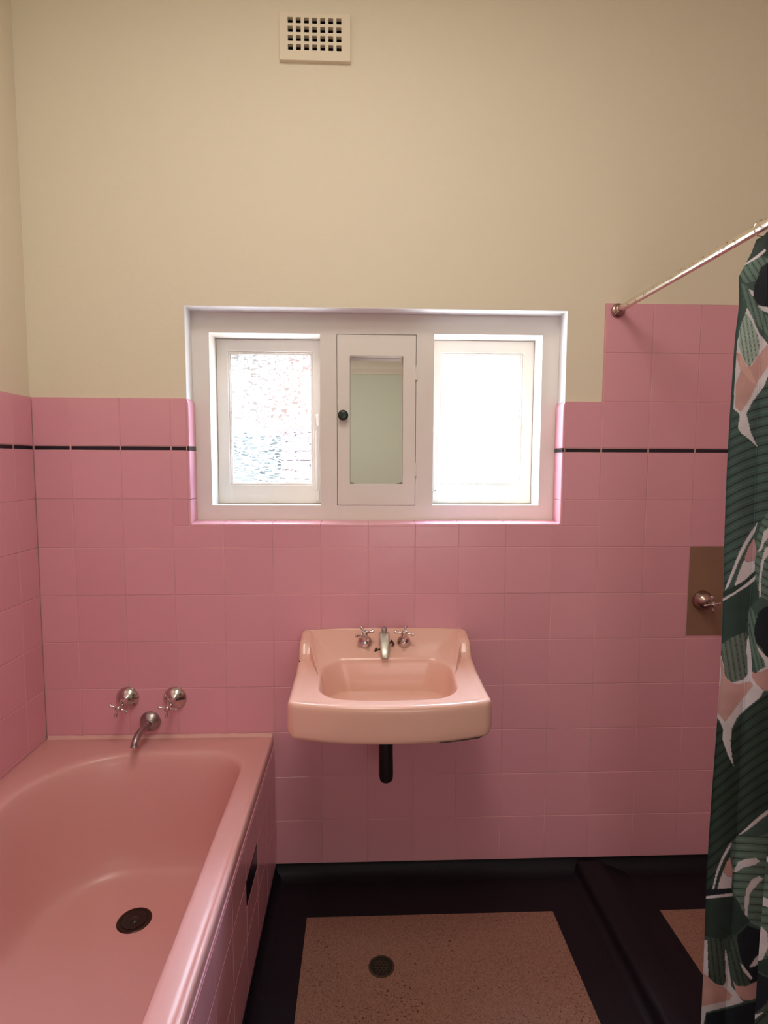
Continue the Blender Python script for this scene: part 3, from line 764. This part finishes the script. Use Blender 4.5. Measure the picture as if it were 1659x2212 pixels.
# ------------------------------------------------------------------ shower side : cover plate with a tap, rail and curtain
st = empty('shower_tap', (1.1575, 0, .7745), 'brown cover plate with a round bronze tap knob, half hidden by the shower curtain', 'tap')
bm = bmesh.new(); box(bm, 1.0800, 1.2345, -.0022, -.0001, .7745, 1.0735); bevel(link('cover_plate', bm, M_PLATE, st), .001, 2)
bm = bmesh.new()
lathe(bm, (1.127, -.002, .894), (0, -1, 0), [(0, .0325), (.006, .033), (.010, .031), (.020, .0285), (.030, .0215), (.036, .012), (.038, .009), (.062, .009)], 40)
link('tap_dome', bm, M_BROWNCH, st, 50)
bm = bmesh.new(); hub = Vector((1.127, -.062, .894))
lathe(bm, hub+Vector((0, .012, 0)), (0, -1, 0), [(0, .0072), (.006, .0095), (.018, .009), (.021, .005), (.0213, .0005)], 24)
for k in range(4):
    a = R(8)+k*PI/2; d = Vector((math.cos(a), 0, math.sin(a)))
    lathe(bm, hub, d, [(.005, .004), (.016, .0032), (.024, .0054), (.028, .003), (.0283, .0005)], 14)
link('handle', bm, M_CHROME, st, 50)

RX, RZ = .8092, 1.8268
rail = empty('shower_rail', (RX, -.001, RZ), 'worn metal shower curtain rail reaching out from the wall at the right', 'rail')
ang = -.0045
bm = bmesh.new(); tube(bm, [(RX, -.008-.06*i, RZ+ang*(.06*i)) for i in range(0, 34)], .0104, 24); link('rod', bm, M_STEEL, rail, 60)
bm = bmesh.new(); lathe(bm, (RX-.001, 0, RZ-.002), (0, -1, 0), [(0, .0215), (.004, .0225), (.008, .0205), (.010, .0150), (.020, .0138), (.022, .0110)], 32); link('wall_flange', bm, M_BROWNCH, rail, 50)

# curtain : pleated cloth hanging from the rail; the print is a leaf pattern drawn in cloth coordinates
# printed shapes, in centimetres across the cloth (s, from its free edge) and height above the floor line (z)
import numpy as np
CAMQ = None
DARK = (.022, .040, .034); GREEN = (.105, .165, .135); MIDG = (.052, .088, .078); PALE = (.28, .36, .31); NAVY = (.010, .014, .020)
WHT = (.62, .57, .60); PINK = (.52, .30, .275); VEIN = (.016, .030, .034); ROSE = (.47, .27, .28)
# each entry : colour, [(a, y)], a = 0 at the free edge .. 1 at the first fold crest, y = picture row used as a ruler
SH = [
 (GREEN, [(-.2, 480), (1.6, 480), (1.6, 1700), (-.2, 1700)]),
]
def shapes():
    A = []
    def add(col, pts, veins=None): A.append((col, pts, veins))
    # pts in (px, py) rulers of the flat artwork, later turned into cloth coordinates
    add(MIDG, [(1500, 470), (1700, 470), (1700, 2260), (1500, 2260)])
    # gathered top : dark leaf, pale rib, green leaf
    add(DARK, [(1590, 480), (1700, 480), (1700, 560), (1640, 552), (1594, 578)])
    add(WHT, [(1592, 580), (1615, 573), (1640, 556), (1656, 541), (1652, 538), (1636, 551), (1612, 568), (1594, 577)])
    add(GREEN, [(1590, 582), (1600, 578), (1640, 556), (1670, 560), (1670, 600), (1610, 612), (1597, 600)], (1612, 560, 60, 6))
    add(NAVY, [(1637, 600), (1643, 578), (1670, 560), (1680, 660), (1650, 663), (1634, 655), (1626, 640), (1630, 615)])
    add(WHT, [(1618, 625), (1627, 628), (1628, 642), (1622, 636)])
    add(WHT, [(1638, 660), (1659, 664), (1672, 668), (1672, 682), (1650, 672), (1640, 668)])
    add(GREEN, [(1598, 612), (1612, 615), (1636, 660), (1664, 690), (1672, 740), (1650, 716), (1624, 690), (1615, 664), (1606, 650)], (1600, 600, 75, 5))
    # white / pink gap
    add(WHT, [(1614, 664), (1626, 688), (1640, 720), (1660, 745), (1674, 752), (1674, 800), (1650, 840), (1622, 880), (1617, 905), (1622, 935), (1637, 966), (1620, 950), (1600, 935), (1594, 925), (1597, 905), (1597, 895), (1584, 883), (1586, 840), (1588, 800), (1592, 740), (1600, 712)])
    add(PALE, [(1596, 716), (1604, 690), (1612, 676), (1622, 692), (1636, 722), (1642, 748), (1637, 768), (1620, 792), (1612, 788), (1602, 765), (1595, 745)], (1612, 600, 82, 4))
    add(PINK, [(1590, 760), (1600, 765), (1612, 790), (1622, 792), (1640, 765), (1660, 742), (1672, 755), (1660, 790), (1640, 820), (1620, 862), (1600, 890), (1588, 880), (1589, 830), (1600, 800), (1594, 782)])
    add((.60, .37, .33), [(1597, 765), (1602, 768), (1612, 790), (1622, 800), (1633, 832), (1618, 820), (1604, 802), (1598, 796)])
    # long dark banana leaf
    add(MIDG, [(1612, 895), (1624, 870), (1650, 835), (1676, 770), (1690, 1060), (1672, 1100), (1640, 1130), (1620, 1170), (1600, 1210), (1570, 1270), (1556, 1280), (1540, 1288), (1545, 1200), (1560, 1100), (1570, 1000), (1576, 940), (1585, 886), (1594, 895), (1596, 906), (1594, 925), (1603, 938), (1637, 966), (1622, 935), (1617, 912)], (1560, 990, -27, 9))
    add(WHT, [(1636, 1129), (1630, 1150), (1612, 1180), (1597, 1210), (1585, 1240), (1573, 1268), (1565, 1276), (1572, 1255), (1588, 1215), (1600, 1186), (1618, 1155)])
    add(ROSE, [(1629, 1163), (1634, 1185), (1633, 1208), (1625, 1215), (1610, 1212), (1608, 1205), (1618, 1180)])
    add(WHT, [(1607, 1210), (1616, 1215), (1630, 1211), (1630, 1233), (1608, 1254), (1586, 1266), (1598, 1232)])
    add(DARK, [(1632, 1232), (1631, 1242), (1612, 1262), (1590, 1276), (1560, 1290), (1552, 1284), (1566, 1276), (1586, 1266), (1608, 1254)])
    add(WHT, [(1632, 1243), (1630, 1253), (1605, 1275), (1580, 1288), (1562, 1298), (1552, 1306), (1556, 1296), (1585, 1280), (1610, 1262)])
    add(GREEN, [(1646, 1125), (1660, 1105), (1690, 1100), (1690, 1290), (1668, 1300), (1640, 1288), (1631, 1240), (1630, 1210), (1636, 1185), (1632, 1170)], (1640, 1130, 40, 7))
    add(WHT, [(1672, 1130), (1650, 1148), (1643, 1180), (1636, 1192), (1644, 1190), (1652, 1170), (1664, 1156), (1676, 1150)])
    add(WHT, [(1672, 1172), (1652, 1186), (1644, 1215), (1639, 1258), (1640, 1290), (1643, 1288), (1644, 1250), (1650, 1212), (1662, 1196), (1674, 1190)])
    # dark teal bud then ribbed pale leaf
    add((.030, .055, .048), [(1540, 1290), (1560, 1300), (1600, 1275), (1634, 1255), (1640, 1290), (1622, 1310), (1614, 1340), (1612, 1366), (1580, 1378), (1552, 1398), (1540, 1400)])
    add(NAVY, [(1640, 1320), (1655, 1310), (1690, 1300), (1690, 1430), (1660, 1424), (1650, 1410), (1647, 1402), (1632, 1385), (1626, 1362), (1632, 1340)])
    add(GREEN, [(1614, 1330), (1620, 1310), (1632, 1325), (1636, 1332), (1630, 1350), (1629, 1370), (1636, 1400), (1648, 1420), (1654, 1436), (1648, 1446), (1634, 1452), (1630, 1446), (1622, 1400), (1618, 1375)], (1620, 1300, 78, 4))
    add(WHT, [(1548, 1400), (1553, 1398), (1564, 1440), (1566, 1460), (1580, 1474), (1605, 1470), (1614, 1456), (1612, 1400), (1616, 1370), (1621, 1400), (1624, 1430), (1624, 1462), (1636, 1480), (1650, 1492), (1640, 1508), (1612, 1530), (1592, 1550), (1580, 1575), (1578, 1610), (1585, 1655), (1572, 1630), (1560, 1595), (1562, 1575), (1556, 1560), (1543, 1540), (1545, 1490)])
    add(PINK, [(1556, 1418), (1564, 1444), (1566, 1462), (1580, 1475), (1596, 1478), (1620, 1471), (1627, 1480), (1600, 1515), (1566, 1560), (1544, 1532), (1550, 1500), (1548, 1487), (1556, 1480), (1557, 1460)])
    add(WHT, [(1580, 1475), (1612, 1466), (1616, 1470), (1596, 1478)])
    add(PINK, [(1624, 1450), (1632, 1454), (1652, 1444), (1665, 1440), (1690, 1450), (1690, 1492), (1652, 1492), (1634, 1478), (1624, 1462)])
    add(WHT, [(1632, 1386), (1636, 1395), (1650, 1412), (1660, 1422), (1672, 1420), (1672, 1440), (1655, 1446), (1642, 1452), (1636, 1450), (1654, 1440), (1650, 1425), (1640, 1410)])
    add((.115, .15, .125), [(1552, 1396), (1580, 1377), (1612, 1364), (1613, 1400), (1615, 1456), (1606, 1468), (1584, 1473), (1570, 1466), (1562, 1430)], (1570, 1300, 82, 5.2))
    # lower dark leaves
    add((.026, .046, .036), [(1544, 1560), (1556, 1562), (1561, 1576), (1560, 1596), (1572, 1632), (1585, 1655), (1582, 1640), (1578, 1600), (1582, 1572), (1600, 1545), (1640, 1510), (1690, 1480), (1690, 1760), (1660, 1750), (1620, 1790), (1596, 1808), (1580, 1820), (1560, 1850), (1542, 1910), (1534, 1922), (1520, 1920), (1530, 1800), (1538, 1700)], (1600, 1600, -38, 9))
    add(WHT, [(1665, 1745), (1660, 1757), (1625, 1785), (1603, 1801), (1594, 1804), (1612, 1788), (1640, 1763)])
    add(GREEN, [(1581, 1822), (1592, 1804), (1640, 1806), (1690, 1790), (1690, 2000), (1650, 2008), (1625, 1995), (1610, 1985), (1600, 1962), (1590, 1940), (1584, 1925), (1582, 1880)], (1590, 1830, 12, 8))
    add(WHT, [(1581, 1818), (1578, 1830), (1562, 1858), (1550, 1888), (1542, 1922), (1538, 1922), (1548, 1880), (1560, 1850), (1574, 1826)])
    add(DARK, [(1578, 1832), (1576, 1850), (1560, 1880), (1548, 1920), (1543, 1922), (1550, 1895), (1562, 1865)])
    add(PINK, [(1577, 1852), (1583, 1880), (1582, 1892), (1573, 1894), (1562, 1882), (1570, 1862)])
    add(WHT, [(1562, 1882), (1572, 1894), (1582, 1893), (1580, 1918), (1550, 1921), (1555, 1900)])
    add(WHT, [(1584, 1882), (1594, 1862), (1610, 1855), (1634, 1853), (1642, 1860), (1630, 1868), (1605, 1874), (1590, 1884)])
    add(WHT, [(1610, 1985), (1608, 1950), (1612, 1920), (1624, 1900), (1640, 1892), (1648, 1898), (1634, 1912), (1620, 1930), (1616, 1960), (1612, 1990)])
    add(NAVY, [(1525, 1921), (1580, 1918), (1582, 1930), (1525, 1936)])
    add(WHT, [(1522, 1936), (1582, 1929), (1584, 1935), (1522, 1942)])
    add((.024, .042, .036), [(1515, 1942), (1584, 1936), (1592, 1942), (1604, 1968), (1620, 1990), (1596, 2012), (1588, 2020), (1560, 2030), (1515, 2020)])
    add(NAVY, [(1592, 2020), (1615, 1998), (1650, 2012), (1690, 2000), (1690, 2250), (1640, 2150), (1600, 2090), (1594, 2050)])
    add((.05, .072, .058), [(1525, 2025), (1560, 2030), (1567, 2034), (1567, 2120), (1560, 2128), (1545, 2122), (1528, 2110)], (1570, 2000, 84, 5))
    add((.05, .072, .058), [(1570, 2020), (1590, 2020), (1600, 2070), (1622, 2115), (1612, 2128), (1592, 2130), (1584, 2110), (1578, 2060)], (1580, 2000, 76, 5))
    add(WHT, [(1522, 2030), (1528, 2030), (1530, 2110), (1545, 2124), (1562, 2130), (1568, 2120), (1566, 2044), (1572, 2070), (1580, 2130), (1606, 2164), (1580, 2172), (1525, 2186), (1519, 2215), (1512, 2215), (1516, 2150)])
    add(PINK, [(1517, 2100), (1528, 2108), (1545, 2124), (1565, 2132), (1582, 2150), (1575, 2160), (1516, 2174)])
    add(PINK, [(1582, 2116), (1592, 2130), (1612, 2130), (1650, 2112), (1645, 2150), (1622, 2160), (1606, 2160), (1590, 2144)])
    add(WHT, [(1598, 2078), (1606, 2086), (1626, 2112), (1622, 2116), (1606, 2098)])
    add(WHT, [(1618, 2090), (1634, 2066), (1652, 2056), (1650, 2070), (1632, 2086)])
    add(NAVY, [(1525, 2190), (1560, 2182), (1640, 2160), (1690, 2150), (1690, 2260), (1522, 2260)])
    return A
ART = shapes()
def inpoly(x, y, pts):
    ins = np.zeros(x.shape, bool); n_ = len(pts)
    for i in range(n_):
        (xa, ya), (xb, yb) = pts[i], pts[(i+1) % n_]
        if ya == yb: continue
        c_ = ((ya > y) != (yb > y)) & (x < (xb-xa)*(y-ya)/(yb-ya)+xa)
        ins ^= c_
    return ins

NU, NV = 780, 1400
zs = np.linspace(1.806, .03, NV)
ss = np.concatenate([np.linspace(0, 2.3, 340, endpoint=False), np.linspace(2.3, 10, NU-340)])      # in pleats
U, V = np.meshgrid(ss, zs)
G = np.clip((1.808-V)/.08, 0, 1); G = G**.9
PH = 2*PI*(U-.16)
amp = .0325
wob = .0022*np.sin(V*8+U*4)*G+.003*np.sin(V*2.3+1)*G
Xw = .7725+.010*np.minimum(U, 3)+amp*(1-np.cos(PH))+wob+.004*np.exp(-((V-1.67)/.04)**2)
Xt = RX+.002+.006*np.cos(PH*1.0)
Xc = Xw*G+Xt*(1-G)
Yc = -.648-np.minimum(U, 2)*.072-np.maximum(U-2, 0)*.105+.006*G*np.sin(2*PH)+.003*np.sin(V*5)
# the leaf print, measured across the cloth
Rm = np.array([list(r2), list(u2), list(fw)])
d_ = np.stack([Xc, Yc+1.8642, V-1.3463], -1)@Rm.T
PXL = 829.5+1261.6*d_[..., 0]/d_[..., 2]; ROW = 1106-1261.6*d_[..., 1]/d_[..., 2]
jm = int(np.argmax(PXL[NV//2] > 1684)); um = ss[jm]      # the print repeats, mirrored, further along
for c_ in range(jm+1, NU):
    q = abs(((ss[c_]-um+um) % (2*um))-um)
    k_ = int(np.argmin(np.abs(ss[:jm+1]-q)))
    PXL[:, c_] = PXL[:, k_]; ROW[:, c_] = ROW[:, k_]

colr = np.zeros(U.shape+(3,)); colr[:] = MIDG
for col_, pts, veins in ART:
    m_ = inpoly(PXL, ROW, pts)
    colr[m_] = col_
    if veins:
        x0_, y0_, an, per = veins; a = R(an)
        dist = (PXL-x0_)*-math.sin(a)+(ROW-y0_)*math.cos(a)+3.0*np.sin((PXL-x0_)*.03)
        if abs(an) < 60: dist = dist+((PXL-1560)**2)*.0009*(1 if an > 0 else -1)
        fr = np.abs((dist/(per*2.0)) % 1.0-.5)
        vm = m_ & (fr < .075)
        colr[vm] = np.array(col_)*.32
        vm2 = m_ & (fr > .40)
        colr[vm2] = np.minimum(1, np.array(col_)*1.28)
cur = empty('shower_curtain', (RX, -.648, .03), 'shower curtain printed with dark green leaves and pink and white gaps, hanging from the rail', 'curtain')
verts = np.stack([Xc, Yc, V], -1).reshape(-1, 3)
idx = np.arange(NV*NU).reshape(NV, NU)
quads = np.stack([idx[:-1, :-1], idx[1:, :-1], idx[1:, 1:], idx[:-1, 1:]], -1).reshape(-1, 4)
me = bpy.data.meshes.new('cloth'); me.vertices.add(len(verts)); me.vertices.foreach_set('co', verts.ravel())
me.loops.add(quads.size); me.loops.foreach_set('vertex_index', quads.ravel().astype(np.int32))
me.polygons.add(len(quads)); me.polygons.foreach_set('loop_start', np.arange(0, quads.size, 4, dtype=np.int32))
me.polygons.foreach_set('loop_total', np.full(len(quads), 4, np.int32))
me.update(calc_edges=True); me.validate()
ca = me.color_attributes.new('print', 'FLOAT_COLOR', 'POINT')
rgba = np.ones((len(verts), 4), np.float32); rgba[:, :3] = colr.reshape(-1, 3)
ca.data.foreach_set('color', rgba.ravel())
me.polygons.foreach_set('use_smooth', np.ones(len(quads), bool))
m, nt, b = newmat('printed_curtain_cloth')
at = nt.nodes.new('ShaderNodeAttribute'); at.attribute_name = 'print'
nz = nt.nodes.new('ShaderNodeTexNoise'); nz.inputs['Scale'].default_value = 30; nz.inputs['Detail'].default_value = 5
co = nt.nodes.new('ShaderNodeTexCoord'); nt.links.new(co.outputs['Object'], nz.inputs['Vector'])
mr = nt.nodes.new('ShaderNodeMapRange'); mr.inputs[3].default_value = .75; mr.inputs[4].default_value = 1.25; nt.links.new(nz.outputs['Fac'], mr.inputs[0])
vm = nt.nodes.new('ShaderNodeVectorMath'); vm.operation = 'SCALE'; nt.links.new(at.outputs['Color'], vm.inputs[0]); nt.links.new(mr.outputs[0], vm.inputs['Scale'])
nt.links.new(vm.outputs[0], b.inputs['Base Color']); b.inputs['Roughness'].default_value = .62; b.inputs['Specular IOR Level'].default_value = .3
me.materials.append(m)
cl = bpy.data.objects.new('cloth', me); COL.objects.link(cl); cl.parent = cur; cl.matrix_parent_inverse = Matrix.Translation(-Vector(cur.location))
for i in range(9):      # hanging rings round the rail
    bm = bmesh.new(); y = -.668-.105*i; zc = RZ+ang*(-y)-.0035
    loft(bm, [[Vector((RX, y, zc))+Vector((math.cos(a), 0, math.sin(a)))*(.0165+.0012*math.cos(q))+Vector((0, 1, 0))*(.0012*math.sin(q)) for q in [2*PI*k/8 for k in range(8)]] for a in [2*PI*k/28 for k in range(29)]])
    bmesh.ops.remove_doubles(bm, verts=bm.verts, dist=1e-6)
    link('ring', bm, M_STEEL, cur, True)
sd = cl.modifiers.new('thickness', 'SOLIDIFY'); sd.thickness = .0012; sd.offset = 0

# ------------------------------------------------------------------ floor drains
def floor_drain(x, y, r, label, zf=ZF):
    d = empty('floor_drain', (x, y, zf), label, 'drain', 'drains in the terrazzo floor')
    bm = bmesh.new()
    lathe(bm, (x, y, zf), (0, 0, 1), [(0, r), (.0015, r*.99), (.002, r*.93), (.0018, r*.84), (.0004, r*.83)], 36, True, False)
    link('rim', bm, M_BRASS, d, 50)
    bm = bmesh.new(); lathe(bm, (x, y, zf+.0002), (0, 0, 1), [(0, r*.85), (.0003, r*.84)], 36); link('shade_disc', bm, M_HOLESHADE, d)  # black disc stands for the shade below the grate
    bm = bmesh.new(); a = r*.30       # honeycomb grate
    for i in range(-4, 5):
        for j in range(-4, 5):
            cx_ = a*(i+.5*(j % 2)); cy_ = a*.866*j
            if math.hypot(cx_, cy_) > r*.72: continue
            hexo = [(x+cx_+a*.577*math.cos(PI/6+k*PI/3), y+cy_+a*.577*math.sin(PI/6+k*PI/3)) for k in range(6)]
            hexi = [(x+cx_+a*.43*math.cos(PI/6+k*PI/3), y+cy_+a*.43*math.sin(PI/6+k*PI/3)) for k in range(6)]
            z0, z1 = zf+.0006, zf+.0022
            loft(bm, [[(p[0], p[1], z0) for p in hexo], [(p[0], p[1], z1) for p in hexo], [(p[0], p[1], z1) for p in hexi], [(p[0], p[1], z0) for p in hexi], [(p[0], p[1], z0) for p in hexo]])
    bmesh.ops.remove_doubles(bm, verts=bm.verts, dist=1e-6)
    link('grate', bm, M_BRASS, d)
    return d
floor_drain(.0555, -.3685, .036, 'round dark floor drain set in the salmon terrazzo in front of the basin')
floor_drain(.880, -.345, .017, 'small dark drain in the black terrazzo border beside the shower kerb')

# ------------------------------------------------------------------ outside the left window
bm = bmesh.new()
for i in range(26):
    z0 = -.4+i*.0765
    for j in range(5):
        x0 = -.66+j*.24-(.12 if i % 2 else 0)
        if x0 < -.70: x0 += .12; w = .11
        else: w = .23
        box(bm, x0, x0+w, 3.0, 3.11, z0, z0+.068)
box(bm, -.66, .40, 3.01, 3.10, -.4, 1.585)
box(bm, -.69, .43, 2.98, 3.13, 1.585, 1.615)
bw = link('brick_wall', bm, mat('pink_brick', (.085, .066, .07), .9)); tag(bw, 'pinkish brick garden wall outside, blurred behind the lower right of the left window pane', 'wall')
bm = bmesh.new()
random.seed(5)
for i in range(900):
    x, y, z = random.uniform(-2.6, -.72), random.choice((3.07, 3.09, 3.1, 3.2, 3.35)), random.uniform(-.4, 1.58)
    c_ = Vector((x, y, z)); u = Vector((random.uniform(-1, 1), random.uniform(-.4, .4), random.uniform(-1, 1))).normalized()*.06; v = u.cross(Vector((random.uniform(-.3, .3), 1, random.uniform(-.3, .3)))).normalized()*.035
    bm.faces.new([bm.verts.new(c_+a_) for a_ in (-u, v, u, -v)])
box(bm, -2.62, -.67, 3.12, 3.40, -.4, 1.56)
hd = link('garden_hedge', bm, mat('grey_green_hedge', (.07, .077, .074), .9), recalc=False); tag(hd, 'grey-green hedge outside, blurred behind the lower left of the left window pane', 'hedge')
